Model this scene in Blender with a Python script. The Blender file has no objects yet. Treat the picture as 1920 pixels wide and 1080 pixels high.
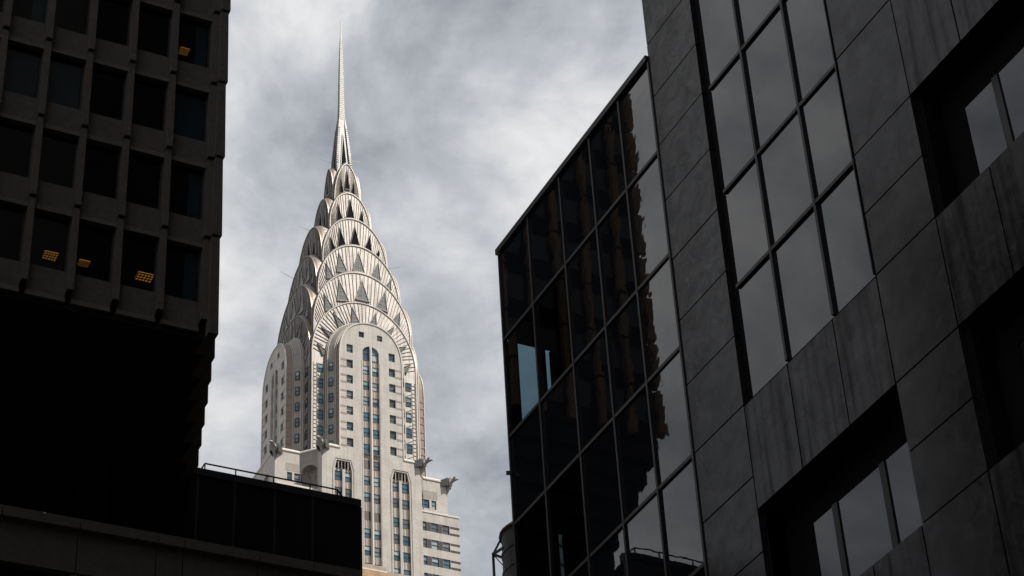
import bpy, bmesh, math, random
from mathutils import Matrix, Vector
random.seed(7)
R = math.radians
sc = bpy.context.scene
col = sc.collection

# ------------------------------------------------------------------ camera
YAW, PITCH, ROLL = R(27.83), R(35.84), R(-3.458)
F = Vector((math.cos(PITCH)*math.sin(YAW), math.cos(PITCH)*math.cos(YAW), math.sin(PITCH)))
r0 = Vector((math.cos(YAW), -math.sin(YAW), 0)); u0 = r0.cross(F)
RR = r0*math.cos(ROLL) + u0*math.sin(ROLL); UU = -r0*math.sin(ROLL) + u0*math.cos(ROLL)
cam = bpy.data.cameras.new('camera'); camo = bpy.data.objects.new('camera', cam); col.objects.link(camo)
cam.sensor_width = 36; cam.lens = 36*4027/1920; cam.clip_start = .1; cam.clip_end = 6000
camo.matrix_world = Matrix(((RR.x, UU.x, -F.x, 0), (RR.y, UU.y, -F.y, 0), (RR.z, UU.z, -F.z, 1.7), (0, 0, 0, 1)))
sc.camera = camo

# ------------------------------------------------------------------ sun and sky
SUN_EL, SUN_A = 56, 42          # elevation; angle from -Y (behind the camera) towards +X
sd = Vector((math.cos(R(SUN_EL))*math.sin(R(SUN_A)), -math.cos(R(SUN_EL))*math.cos(R(SUN_A)), math.sin(R(SUN_EL))))
sl_ = bpy.data.lights.new('sun', 'SUN'); sl_.energy = 5.0; sl_.angle = R(.53); sl_.color = (1, .93, .84)
so = bpy.data.objects.new('sun', sl_); col.objects.link(so); so.rotation_euler = sd.to_track_quat('Z', 'Y').to_euler(); so.location = (40, -60, 90)
world = bpy.data.worlds.new('World'); sc.world = world; world.use_nodes = True
nt = world.node_tree; nt.nodes.clear(); N = nt.nodes.new; L = nt.links.new
sky = N('ShaderNodeTexSky'); sky.sky_type = 'NISHITA'; sky.sun_disc = False
sky.sun_elevation = R(SUN_EL); sky.sun_rotation = R(180-SUN_A); sky.air_density = 1.0; sky.dust_density = 1.5
bgA = N('ShaderNodeBackground'); bgA.inputs[1].default_value = .11; L(sky.outputs[0], bgA.inputs[0])
tc = N('ShaderNodeTexCoord')
mp = N('ShaderNodeMapping'); mp.inputs['Scale'].default_value = (1, 1, 1.25); mp.inputs['Location'].default_value = (3.1, 1.7, 5.2)
L(tc.outputs['Generated'], mp.inputs[0])
def wnoise(scale, detail, rough, dist):
    n = N('ShaderNodeTexNoise'); n.inputs['Scale'].default_value = scale; n.inputs['Detail'].default_value = detail
    n.inputs['Roughness'].default_value = rough; n.inputs['Distortion'].default_value = dist; L(mp.outputs[0], n.inputs['Vector']); return n
n1 = wnoise(5.4, 11, .56, .45); n2 = wnoise(14, 10, .58, .35)
def wmath(op, a, b):
    m = N('ShaderNodeMath'); m.operation = op
    for i, v in enumerate((a, b)):
        if isinstance(v, (int, float)): m.inputs[i].default_value = v
        else: L(v, m.inputs[i])
    return m.outputs[0]
v = wmath('ADD', wmath('MULTIPLY', n1.outputs['Fac'], .66), wmath('MULTIPLY', n2.outputs['Fac'], .34))
ramp = N('ShaderNodeValToRGB'); L(v, ramp.inputs[0]); e = ramp.color_ramp.elements
e[0].position = .40; e[0].color = (.30, .325, .368, 1); e[1].position = .60; e[1].color = (.80, .805, .815, 1)
m_ = ramp.color_ramp.elements.new(.49); m_.color = (.49, .515, .555, 1)
bgB = N('ShaderNodeBackground'); bgB.inputs[1].default_value = 1.0; L(ramp.outputs[0], bgB.inputs[0])
mk = N('ShaderNodeMapRange'); mk.inputs[1].default_value = .33; mk.inputs[2].default_value = .43; mk.inputs[3].default_value = .92; mk.inputs[4].default_value = 1.0; L(v, mk.inputs[0])
mx = N('ShaderNodeMixShader'); L(mk.outputs[0], mx.inputs[0]); L(bgA.outputs[0], mx.inputs[1]); L(bgB.outputs[0], mx.inputs[2])
wo = N('ShaderNodeOutputWorld'); L(mx.outputs[0], wo.inputs[0])
sc.view_settings.view_transform = 'Standard'; sc.view_settings.look = 'None'
sc.view_settings.exposure = 0; sc.view_settings.gamma = 1
sc.cycles.max_bounces = 6; sc.cycles.transparent_max_bounces = 8

# ------------------------------------------------------------------ materials
def material(name, color, rough=.7, metal=0, spec=.5, var=.0, vscale=1.0, vstretch=(1, 1, 1), bump=0, bscale=40, emit=None, estr=0, ior=1.5,
             brick=None, streak=0, wave=0, specvar=False):
    m = bpy.data.materials.new(name); m.use_nodes = True; t = m.node_tree; b = t.nodes['Principled BSDF']
    nn = t.nodes.new; ll = t.links.new
    b.inputs['Base Color'].default_value = (*color, 1); b.inputs['Roughness'].default_value = rough
    b.inputs['Metallic'].default_value = metal; b.inputs['Specular IOR Level'].default_value = spec; b.inputs['IOR'].default_value = ior
    if emit: b.inputs['Emission Color'].default_value = (*emit, 1); b.inputs['Emission Strength'].default_value = estr
    g = nn('ShaderNodeNewGeometry'); src = g.outputs['Position']
    colout = None
    if var:
        mpn = nn('ShaderNodeMapping'); mpn.inputs['Scale'].default_value = vstretch; ll(src, mpn.inputs[0])
        n = nn('ShaderNodeTexNoise'); n.inputs['Scale'].default_value = vscale; n.inputs['Detail'].default_value = 6; n.inputs['Roughness'].default_value = .62; ll(mpn.outputs[0], n.inputs['Vector'])
        mr = nn('ShaderNodeMapRange'); mr.inputs[1].default_value = .25; mr.inputs[2].default_value = .75; mr.inputs[3].default_value = 1-var; mr.inputs[4].default_value = 1+var; ll(n.outputs['Fac'], mr.inputs[0])
        mixc = nn('ShaderNodeMix'); mixc.data_type = 'RGBA'; mixc.blend_type = 'MULTIPLY'; mixc.inputs[0].default_value = 1
        mixc.inputs[6].default_value = (*color, 1); ll(mr.outputs[0], mixc.inputs[7]); colout = mixc.outputs[2]
    if streak:
        mpn = nn('ShaderNodeMapping'); mpn.inputs['Scale'].default_value = (1, 1, .05); ll(src, mpn.inputs[0])
        n = nn('ShaderNodeTexNoise'); n.inputs['Scale'].default_value = 2.6; n.inputs['Detail'].default_value = 5; ll(mpn.outputs[0], n.inputs['Vector'])
        mr = nn('ShaderNodeMapRange'); mr.inputs[1].default_value = .47; mr.inputs[2].default_value = .66; mr.inputs[3].default_value = 1; mr.inputs[4].default_value = 1-streak; ll(n.outputs['Fac'], mr.inputs[0])
        mixc = nn('ShaderNodeMix'); mixc.data_type = 'RGBA'; mixc.blend_type = 'MULTIPLY'; mixc.inputs[0].default_value = 1
        if colout is None: mixc.inputs[6].default_value = (*color, 1)
        else: ll(colout, mixc.inputs[6])
        ll(mr.outputs[0], mixc.inputs[7]); colout = mixc.outputs[2]
    if brick:
        sx = nn('ShaderNodeSeparateXYZ'); ll(src, sx.inputs[0])
        ad = nn('ShaderNodeMath'); ll(sx.outputs[0], ad.inputs[0]); ll(sx.outputs[1], ad.inputs[1])
        cb = nn('ShaderNodeCombineXYZ'); ll(ad.outputs[0], cb.inputs[0]); ll(sx.outputs[2], cb.inputs[1])
        bt = nn('ShaderNodeTexBrick'); bt.inputs['Scale'].default_value = 1; bt.inputs['Brick Width'].default_value = brick[0]; bt.inputs['Row Height'].default_value = brick[1]
        bt.inputs['Mortar Size'].default_value = brick[2]; bt.inputs['Color1'].default_value = (1, 1, 1, 1); bt.inputs['Color2'].default_value = (.91, .91, .9, 1); bt.inputs['Mortar'].default_value = (.72, .7, .67, 1)
        ll(cb.outputs[0], bt.inputs['Vector'])
        mixc = nn('ShaderNodeMix'); mixc.data_type = 'RGBA'; mixc.blend_type = 'MULTIPLY'; mixc.inputs[0].default_value = 1
        if colout is None: mixc.inputs[6].default_value = (*color, 1)
        else: ll(colout, mixc.inputs[6])
        ll(bt.outputs[0], mixc.inputs[7]); colout = mixc.outputs[2]
    if colout is not None: ll(colout, b.inputs['Base Color'])
    if specvar and colout is not None:      # wear dulls the polish as well as the colour
        sp_ = nn('ShaderNodeSeparateColor'); ll(colout, sp_.inputs[0]); mu = nn('ShaderNodeMath'); mu.operation = 'MULTIPLY'; mu.inputs[1].default_value = spec/color[0]
        ll(sp_.outputs[0], mu.inputs[0]); ll(mu.outputs[0], b.inputs['Specular IOR Level'])
        n = nn('ShaderNodeTexNoise'); n.inputs['Scale'].default_value = 1.1; n.inputs['Detail'].default_value = 8; n.inputs['Roughness'].default_value = .7; n.inputs['Distortion'].default_value = 1.5; ll(src, n.inputs['Vector'])
        mr = nn('ShaderNodeMapRange'); mr.inputs[1].default_value = .3; mr.inputs[2].default_value = .7; mr.inputs[3].default_value = rough*.7; mr.inputs[4].default_value = rough*1.7; ll(n.outputs['Fac'], mr.inputs[0]); ll(mr.outputs[0], b.inputs['Roughness'])
    if bump or wave:
        n = nn('ShaderNodeTexNoise'); n.inputs['Scale'].default_value = bscale; n.inputs['Detail'].default_value = 4 if bump else 2; ll(src, n.inputs['Vector'])
        bp = nn('ShaderNodeBump'); bp.inputs['Strength'].default_value = bump or wave; bp.inputs['Distance'].default_value = .03 if bump else .05; ll(n.outputs['Fac'], bp.inputs['Height']); ll(bp.outputs[0], b.inputs['Normal'])
    return m
def tinted_glass(name, tint, wave=0.0):
    m = bpy.data.materials.new(name); m.use_nodes = True; t = m.node_tree; t.nodes.clear(); nn = t.nodes.new; ll = t.links.new
    tr = nn('ShaderNodeBsdfTransparent'); tr.inputs[0].default_value = (*tint, 1)
    gl = nn('ShaderNodeBsdfGlossy'); gl.inputs['Roughness'].default_value = .02; gl.inputs[0].default_value = (.8, .85, .9, 1)
    fr = nn('ShaderNodeFresnel'); fr.inputs[0].default_value = 1.5
    ge = nn('ShaderNodeNewGeometry'); iv = nn('ShaderNodeMath'); iv.operation = 'SUBTRACT'; iv.inputs[0].default_value = 1; ll(ge.outputs['Backfacing'], iv.inputs[1])
    mu = nn('ShaderNodeMath'); mu.operation = 'MULTIPLY'; ll(fr.outputs[0], mu.inputs[0]); ll(iv.outputs[0], mu.inputs[1])
    mx = nn('ShaderNodeMixShader'); ll(mu.outputs[0], mx.inputs[0]); ll(tr.outputs[0], mx.inputs[1]); ll(gl.outputs[0], mx.inputs[2])
    o = nn('ShaderNodeOutputMaterial'); ll(mx.outputs[0], o.inputs[0]); return m
M = {}
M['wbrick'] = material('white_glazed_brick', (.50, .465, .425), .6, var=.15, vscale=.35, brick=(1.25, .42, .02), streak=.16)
M['wbrick_shade'] = material('shade_dimmed_white_brick', (.33, .298, .268), .6, var=.12, vscale=.35, brick=(1.25, .42, .02), streak=.2)  # same white brick, darkened so the splay's shade sits in the colour
M['tan'] = material('tan_brick', (.33, .265, .21), .75, var=.15, vscale=.8, brick=(1.2, .4, .02))
M['tan2'] = material('brown_brick_band', (.30, .25, .21), .8, var=.15, vscale=1)
M['dbrick'] = material('charcoal_brick', (.055, .05, .055), .8, var=.2, vscale=1)
M['steel'] = material('weathered_chrome_steel', (.335, .318, .30), .57, metal=.93, var=.22, vscale=.6, streak=.3)
M['seam'] = material('steel_seam', (.16, .13, .105), .5, metal=.5, var=.2, vscale=2)
M['rim'] = material('steel_rim', (.27, .225, .19), .45, metal=.6, var=.2, vscale=1.5)
M['spire'] = material('spire_steel', (.29, .29, .288), .62, metal=.9, var=.1, vscale=1)
M['eagle'] = material('steel_eagle', (.26, .25, .235), .55, metal=.85, var=.15, vscale=3)
M['coping'] = material('pale_coping', (.62, .58, .53), .6, var=.08, vscale=1)
M['frame'] = material('dark_window_frame', (.025, .027, .03), .5)
GL = [material('window_glass_blue', (.04, .10, .155), .12, spec=.8, var=.25, vscale=.5), material('window_glass_slate', (.10, .125, .145), .15, spec=.8, var=.25, vscale=.5),
      material('window_glass_teal', (.06, .15, .20), .12, spec=.8, var=.25, vscale=.5)]
BL = [material('window_blind_pale', (.33, .42, .43), .3, var=.2, vscale=.7), material('window_blind_sky', (.15, .27, .33), .3, var=.2, vscale=.7), material('window_blind_grey', (.2, .215, .215), .3, var=.2, vscale=.7)]
M['louvre'] = material('brown_louvre', (.075, .06, .055), .6)
M['triglass'] = material('wired_glass', (.115, .13, .125), .3, var=.25, vscale=1.2)
M['tridark'] = material('unglazed_dark', (.012, .012, .015), .9, spec=.05)
M['tribar'] = material('pale_glazing_bar', (.36, .345, .32), .5)
M['conc'] = material('precast_aggregate', (.105, .088, .072), .85, var=.28, vscale=5, bump=.5, bscale=45)
M['conc2'] = material('podium_aggregate', (.10, .088, .075), .85, var=.25, vscale=6, bump=.4, bscale=45)
M['black'] = material('black_void', (.006, .006, .007), .9, spec=.1)
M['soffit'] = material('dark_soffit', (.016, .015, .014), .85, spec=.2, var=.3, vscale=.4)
M['lglass'] = tinted_glass('smoked_glass', (.5, .56, .58))
M['cglass'] = tinted_glass('clear_corner_glass', (.34, .44, .48))
M['blind'] = material('reflection_teal_blind', (.22, .30, .33), .8)  # teal stands in for the faint reflection in the smoked panes
M['bronze'] = material('bronze_mullion', (.022, .018, .0155), .42, metal=.4, var=.2, vscale=3)
M['granite'] = material('honed_dark_granite', (.024, .0222, .0222), .2, spec=.5, ior=1.3, var=.32, vscale=1.0, bump=.04, bscale=3, specvar=True)
M['granite2'] = material('stained_dark_granite', (.027, .0245, .0258), .22, spec=.5, ior=1.3, var=.28, vscale=1.0, streak=.6, bump=.04, bscale=3, specvar=True)
M['mirror'] = material('tinted_reflective_glass', (.006, .007, .009), .015, spec=.5, ior=1.63, wave=.06, bscale=.8)
M['mirror2'] = material('tinted_reflective_glass_flat', (.007, .008, .011), .015, spec=.5, ior=1.63, wave=.03, bscale=.5)
M['wing_dark'] = material('dark_glass_panel', (.010, .011, .014), .25, spec=.25)
M['railing'] = material('black_painted_steel', (.012, .012, .013), .5)
M['sand'] = material('warm_sandstone', (.50, .33, .19), .8, var=.25, vscale=.7, brick=(1.1, .5, .03))
M['sand2'] = material('grey_sandstone', (.40, .34, .29), .8, var=.25, vscale=.9, brick=(1.1, .5, .03))
M['tankwood'] = material('weathered_cedar', (.07, .062, .055), .8, var=.3, vscale=2, vstretch=(6, 6, .3))
M['lit_fin'] = material('warm_lit_concrete_fin', (.23, .15, .085), .85, var=.25, vscale=2)  # concrete brightened and warmed, the light on the fins put into the colour
M['asphalt'] = material('asphalt', (.045, .045, .047), .9, var=.2, vscale=1)
M['pave'] = material('concrete_pavement', (.16, .155, .15), .85, var=.15, vscale=.6, brick=(1.5, 1.5, .02))
M['paint'] = material('road_paint', (.7, .7, .68), .7)
M['city'] = material('city_masonry', (.17, .14, .12), .85, var=.2, vscale=.4, brick=(2.4, 1.2, .05))
M['lamp'] = material('warm_lit_diffuser', (.5, .3, .1), .6, emit=(1, .37, .065), estr=.62)
M['louvbar'] = material('lamp_louvre_bar', (.05, .03, .015), .6)

# ------------------------------------------------------------------ helpers
WL = {}          # world location of the parents
def tag(o, label=None, cat=None, group=None, kind=None):
    if label: o['label'] = label
    if cat: o['category'] = cat
    if group: o['group'] = group
    if kind: o['kind'] = kind
    return o
def thing(name, loc, label, cat, group=None):
    o = bpy.data.objects.new(name, None); col.objects.link(o); o.location = loc; o.empty_display_size = 2
    WL[o.name] = Vector(loc); return tag(o, label, cat, group)
def put(name, me, parent=None, loc=None, rz=0, mat=None):
    o = bpy.data.objects.new(name, me); col.objects.link(o)
    loc = Vector(loc) if loc is not None else Vector((0, 0, 0))
    if parent is not None: o.parent = parent; o.location = loc - WL[parent.name] if not o.get('rel') else loc
    else: o.location = loc
    o.rotation_euler = (0, 0, rz); WL[o.name] = loc
    if mat is not None: me.materials.clear(); me.materials.append(mat)
    return o
class MB:
    def __init__(s): s.v = []; s.f = []
    def quad(s, *p):
        i = len(s.v); s.v += [tuple(q) for q in p]; s.f.append(tuple(range(i, i+len(p))))
    def box(s, x0, x1, y0, y1, z0, z1):
        i = len(s.v); s.v += [(x0, y0, z0), (x1, y0, z0), (x1, y1, z0), (x0, y1, z0), (x0, y0, z1), (x1, y0, z1), (x1, y1, z1), (x0, y1, z1)]
        s.f += [tuple(i+k for k in q) for q in ((0, 3, 2, 1), (4, 5, 6, 7), (0, 1, 5, 4), (1, 2, 6, 5), (2, 3, 7, 6), (3, 0, 4, 7))]
        return s
    def hexa(s, pts):       # 8 points: bottom 4 then top 4
        i = len(s.v); s.v += [tuple(p) for p in pts]
        s.f += [tuple(i+k for k in q) for q in ((0, 3, 2, 1), (4, 5, 6, 7), (0, 1, 5, 4), (1, 2, 6, 5), (2, 3, 7, 6), (3, 0, 4, 7))]
        return s
    def bar(s, a, b, t, t2=None):
        a = Vector(a); b = Vector(b); d = (b-a).normalized(); up = Vector((0, 0, 1)) if abs(d.z) < .95 else Vector((0, 1, 0))
        x = d.cross(up).normalized(); y = x.cross(d).normalized(); h = t/2; k = (t2 or t)/2
        return s.hexa([a-x*h-y*k, a+x*h-y*k, a+x*h+y*k, a-x*h+y*k, b-x*h-y*k, b+x*h-y*k, b+x*h+y*k, b-x*h+y*k])
    def tube(s, rings, close=True, caps=True):     # rings: list of equal-length point lists
        n = len(rings[0]); i = len(s.v)
        for rg in rings: s.v += [tuple(p) for p in rg]
        for a in range(len(rings)-1):
            for k in range(n if close else n-1):
                k2 = (k+1) % n; s.f.append((i+a*n+k, i+a*n+k2, i+(a+1)*n+k2, i+(a+1)*n+k))
        if caps and close:
            s.f.append(tuple(i+k for k in range(n))[::-1]); s.f.append(tuple(i+(len(rings)-1)*n+k for k in range(n)))
        return s
    def mesh(s, name, mat, off=(0, 0, 0), smooth=False, fix=True):
        me = bpy.data.meshes.new(name); ox, oy, oz = off
        me.from_pydata([(a-ox, b-oy, c-oz) for a, b, c in s.v], [], s.f)
        if fix:
            bm = bmesh.new(); bm.from_mesh(me); bmesh.ops.remove_doubles(bm, verts=bm.verts, dist=.0005); bmesh.ops.recalc_face_normals(bm, faces=bm.faces); bm.to_mesh(me); bm.free()
        me.materials.append(mat)
        if smooth:
            for p in me.polygons: p.use_smooth = True
        return me
    def build(s, name, mat, parent=None, smooth=False, fix=True, kind=None):
        off = WL[parent.name] if parent is not None else Vector((0, 0, 0))
        o = put(name, s.mesh(name, mat, off, smooth, fix), parent, off)
        if kind: o['kind'] = kind
        return o
def boxo(name, x0, x1, y0, y1, z0, z1, mat, parent=None): return MB().box(x0, x1, y0, y1, z0, z1).build(name, mat, parent, fix=False)
_cache = {}
def shared_box(sx, sy, sz, mat, name):
    k = (round(sx, 3), round(sy, 3), round(sz, 3), mat.name)
    if k not in _cache: _cache[k] = MB().box(-sx/2, sx/2, -sy/2, sy/2, 0, sz).mesh(name, mat, fix=False)
    return _cache[k]
def piece(name, x0, x1, y0, y1, z0, z1, mat, parent):      # box whose mesh is shared between alike pieces
    return put(name, shared_box(x1-x0, y1-y0, z1-z0, mat, name), parent, ((x0+x1)/2, (y0+y1)/2, z0))

# ------------------------------------------------------------------ ground and street
o = boxo('ground', -2500, 2500, -2500, 2500, -2, -.15, M['pave']); tag(o, kind='structure')
o = boxo('road', -9, 9, -400, 600, -.149, 0-.146, M['asphalt']); tag(o, kind='structure')
o = boxo('pavement', 9, 32, -200, 64, -.149, 0, M['pave']); tag(o, kind='structure')
o = boxo('pavement', -32, -9, -200, 64, -.149, 0, M['pave']); tag(o, kind='structure')
rm = MB()
for k in range(40): rm.box(-.08, .08, -60+k*6, -57+k*6, -.142, -.138)
o = rm.build('road_marking', M['paint']); tag(o, kind='structure')

# ================================================================== art deco skyscraper
AX, AY = 128.43, 314.23
tower = thing('art_deco_skyscraper', (AX, AY, 0), 'tall pale brick art deco skyscraper with tiered steel sunburst crown and needle spire', 'skyscraper')
ROT = {'S': 0, 'W': -math.pi/2, 'E': math.pi/2, 'N': math.pi}
def tw(f, u, d, z):
    if f == 'S': return (AX+u, AY-d, z)
    if f == 'W': return (AX-d, AY-u, z)
    if f == 'E': return (AX+d, AY+u, z)
    return (AX-u, AY+d, z)
def wall(f, d, u0, u1, z0, top, holes=(), depth=.35, step=.6, mb=None):
    """vertical wall at distance d with a top profile and recessed openings (u0,u1,zb(u),zt(u),left,right)"""
    mb = mb or MB()
    us = {u0, u1}
    for h in holes:
        us |= {h[0], h[1]}
        n = h[6] if len(h) > 6 else 1
        for k in range(1, n): us.add(h[0]+(h[1]-h[0])*k/n)
    n = max(1, int((u1-u0)/step))
    if callable(top):
        for k in range(1, n): us.add(u0+(u1-u0)*k/n)
        us |= {x for x in getattr(top, 'breaks', ())}
    us = sorted(us); cl = [us[0]]
    for x in us[1:]:
        if x-cl[-1] > 1e-4: cl.append(x)
    T = top if callable(top) else (lambda x: top)
    E_ = 1e-5
    for a, b in zip(cl, cl[1:]):
        ta, tb = T(a+E_), T(b-E_)
        za = zb = z0
        hs = []
        for h in holes:
            if h[0] <= a+1e-4 and h[1] >= b-1e-4:
                fb = h[2] if callable(h[2]) else (lambda x, v=h[2]: v); ft = h[3] if callable(h[3]) else (lambda x, v=h[3]: v)
                hs.append((fb(a+E_), fb(b-E_), ft(a+E_), ft(b-E_)))
        hs.sort()
        for ba, bb, ca, cb in hs:
            if ba > za+1e-4 or bb > zb+1e-4: mb.quad(tw(f, a, d, za), tw(f, b, d, zb), tw(f, b, d, bb), tw(f, a, d, ba))
            mb.quad(tw(f, a, d, ba), tw(f, b, d, bb), tw(f, b, d-depth, bb), tw(f, a, d-depth, ba))
            mb.quad(tw(f, a, d, ca), tw(f, b, d, cb), tw(f, b, d-depth, cb), tw(f, a, d-depth, ca))
            za, zb = ca, cb
        if ta > za+1e-4 or tb > zb+1e-4: mb.quad(tw(f, a, d, za), tw(f, b, d, zb), tw(f, b, d, max(tb, zb)), tw(f, a, d, max(ta, za)))
    for h in holes:
        for k, x in ((4, h[0]), (5, h[1])):
            if h[k]:
                xx = x+E_ if k == 4 else x-E_
                b_ = h[2](xx) if callable(h[2]) else h[2]; t_ = h[3](xx) if callable(h[3]) else h[3]
                mb.quad(tw(f, x, d, b_), tw(f, x, d-depth, b_), tw(f, x, d-depth, t_), tw(f, x, d, t_))
    return mb
_wm = {}
def window_meshes(w, h):
    k = (round(w, 2), round(h, 2))
    if k not in _wm:
        fr = MB(); t = .085
        fr.box(-w/2, -w/2+t, .12, .30, 0, h); fr.box(w/2-t, w/2, .12, .30, 0, h); fr.box(-w/2+t, w/2-t, .12, .30, 0, t); fr.box(-w/2+t, w/2-t, .12, .30, h-t, h)
        fr.box(-w/2+t, w/2-t, .16, .28, h*.47, h*.47+.09)
        up = MB().box(-w/2+t, w/2-t, .20, .25, h*.47+.09, h-t); lo = MB().box(-w/2+t, w/2-t, .24, .28, t, h*.47)
        _wm[k] = (fr.mesh('window', M['frame'], fix=False), {m.name: up.mesh('upper_pane', m, fix=False) for m in GL+BL}, {m.name: lo.mesh('lower_pane', m, fix=False) for m in GL+BL})
    return _wm[k]
def window(f, u, d, z, w, h, parent=None, rz=None, xyz=None):
    fr, ups, los = window_meshes(w, h)
    p = xyz or tw(f, u, d, z)
    o = put('window', fr, parent or tower, p, ROT[f] if rz is None else rz)
    q = random.random(); g = random.choice(GL[:2] if f == 'W' else GL)
    if q < .42: a, b = random.choice(BL), g
    elif q < .55: a, b = random.choice(BL), random.choice(BL[:2])
    else: a, b = g, g
    for nm, me in (('upper_pane', ups[a.name]), ('lower_pane', los[b.name])):
        c = bpy.data.objects.new(nm, me); col.objects.link(c); c.parent = o
    return o
def fbox(name, f, u0, u1, d0, d1, z0, z1, mat, parent=None, mb=None):
    a = tw(f, u0, d0, z0); b = tw(f, u1, d1, z1)
    X = sorted((a[0], b[0])); Y = sorted((a[1], b[1]))
    if mb is not None: return mb.box(X[0], X[1], Y[0], Y[1], z0, z1)
    return boxo(name, X[0], X[1], Y[0], Y[1], z0, z1, mat, parent or tower)

# --- bay face, arms
DB = {'S': 14.0, 'W': 13.45, 'E': 14.0, 'N': 14.0}      # central bay plane
BW, BZS, BH = 6.1, 222.5, 7.85
def sup(x, w, zs, h, p=2.0): return zs + h*max(0., 1-min(1., abs(x)/w)**p)**(1/p)
PITCHZ = 3.36
side_tops = [224.9-3.36*k for k in range(7)]
twin_tops = [221.2, 217.85, 214.5, 211.13, 207.8, 204.45, 201.12, 197.85, 194.46, 190.7, 187.25, 183.84, 180.5]
hex_tops = [197.72, 194.44, 190.55, 187.2, 183.9, 180.5]
PAR = 202.25
def bay_top(u): return sup(u, BW, BZS, BH, 2.2) if abs(u) < BW else PAR
bay_top.breaks = [-BW, BW] + [s_*BW*math.sin(R(a)) for s_ in (-1, 1) for a in range(8, 90, 6)]
def build_bay(f, lower):
    d = DB[f]; holes = []
    for t in side_tops:
        for s in (-1, 1): holes.append((min(s*3.55, s*4.8), max(s*3.55, s*4.8), t-1.8, t, 1, 1))
    for s in (-1, 1): holes.append((min(s*1.3, s*2.35), max(s*1.3, s*2.35), 227.05, 228.3, 1, 1))
    ch = lambda u: 223.75+math.sqrt(max(0, 1.66**2-u*u))
    zlow = 178.5 if lower else 198
    holes.append((-1.6, -.24, zlow, ch, 1, 1, 18)); holes.append((.24, 1.6, zlow, ch, 1, 1, 18))
    if lower:
        for s in (-1, 1):
            top_l = lambda u: 199.75 if 4.25 <= abs(u) <= 6.72 else (197.75+2.0*min(1, max(0, (abs(u)-3.85)/.4)) if abs(u) < 4.25 else 197.75+2.0*min(1, max(0, (7.12-abs(u))/.4)))
            E = lambda a, b: (min(s*a, s*b), max(s*a, s*b))
            for a, b in ((3.85, 4.25), (4.25, 5.15), (5.65, 6.72), (6.72, 7.12)):
                l, r_ = E(a, b); lw = a == 3.85 or a == 5.65; rw = b == 7.12 or b == 5.15
                if s < 0: lw, rw = rw, lw
                holes.append((l, r_, 176, top_l, 0 if (a in (4.25, 6.72)) == (s > 0) and not lw else lw, rw))
            l, r_ = E(5.15, 5.65); holes.append((l, r_, 198.0, top_l, 0, 0))
    W2 = 9.5 if lower else BW
    mb = wall(f, d, -W2, W2, 172 if lower else 196, bay_top, holes, .56)
    o = mb.build('bay_wall', M['wbrick'], tower, fix=False)
    for t in side_tops:
        for s in (-1, 1): window(f, s*4.175, d-.16, t-1.8, 1.25, 1.8)
    for s in (-1, 1): window(f, s*1.825, d-.16, 227.05, 1.05, 1.25)
    # tall arched channel with twin windows
    for s in (-1, 1):
        uc = s*.92
        window(f, uc, d-.2, 222.45, 1.36, 3.1)
        zt_prev = 222.45
        for k, t in enumerate(twin_tops):
            if t < zlow+2: break
            sp = MB(); fbox('', f, uc-.68, uc+.68, d-.54, d-.44, t, zt_prev, None, mb=sp)
            o = sp.build('spandrel', M['wbrick'], tower, fix=False)
            fl = MB()
            for q in (-.36, .12): fbox('', f, uc+q, uc+q+.2, d-.45, d-.39, t+.02, zt_prev-.02, None, mb=fl)
            fl.build('fluting', M['tan'], o, fix=False)
            if (t == 190.7) or (t == 201.12 and s < 0):
                fbox('louvre', f, uc-.68, uc+.68, d-.52, d-.4, t-1.78, t, M['louvre'])
            elif t > 181: window(f, uc, d-.23, t-1.78, 1.36, 1.78)
            zt_prev = t-1.78
        fbox('pier_fluting', f, s*1.78-.06, s*1.78+.06, d+.003, d+.05, zlow+.5, 222, M['wbrick'])
    fbox('mullion', f, -.10, .10, d+.003, d+.12, zlow+.5, 225, M['coping'])
    if lower:
        for s in (-1, 1):
            for c in (4.5, 6.385):
                uc = s*c; zt_prev = 197.95; w = 1.28 if c < 5 else 1.45
                if c < 5: w = 1.28
                for k, t in enumerate(hex_tops):
                    if t > 181.5: window(f, uc, d-.23, t-1.8, w, 1.8)
                    else: window(f, uc, d-.23, t-1.8, w, 1.8)
                    if k == 0: fbox('spandrel', f, uc-w/2-.1, uc+w/2+.1, d-.54, d-.44, t, 198.3, M['wbrick'])
                    else:
                        o = fbox('spandrel', f, uc-w/2, uc+w/2, d-.54, d-.44, t, hex_tops[k-1]-1.8, M['wbrick'])
                        fl = MB()
                        for q in (-.36, .14): fbox('', f, uc+q, uc+q+.17, d-.45, d-.39, t+.02, hex_tops[k-1]-1.82, None, mb=fl)
                        fl.build('fluting', M['tan'], o, fix=False)
            fbox('vent_back', f, min(s*3.8, s*7.2), max(s*3.8, s*7.2), d-.7, d-.57, 197.9, 199.9, M['black'])
            for k in range(4): fbox('vent_bar', f, s*(4.55+k*.6)-.09, s*(4.55+k*.6)+.09, d-.3, d-.12, 198.0, 199.7, M['wbrick_shade'])
            tr = MB()
            for off, in ((.35,),):
                pl = [(3.85-off, 176), (3.85-off, 198.0), (4.25-off*.6, 200.0+off*.2), (6.72+off*.6, 200.0+off*.2), (7.12+off, 198.0), (7.12+off, 176)]
                for a, b in zip(pl, pl[1:]): tr.bar(tw(f, s*a[0], d+.03, a[1]), tw(f, s*b[0], d+.03, b[1]), .09)
            tr.build('bay_moulding', M['wbrick_shade'], tower)
    # brown bands beside the outer windows
    bands = MB() ; n = 0
    for t in side_tops[1:]:
        for s in (-1, 1):
            for zz in (t-.42, t-1.95):
                fbox('brick_band', f, min(s*4.86, s*6.08), max(s*4.86, s*6.08), d-.1, d+.02, zz, zz+.4, M['tan2'])
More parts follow.
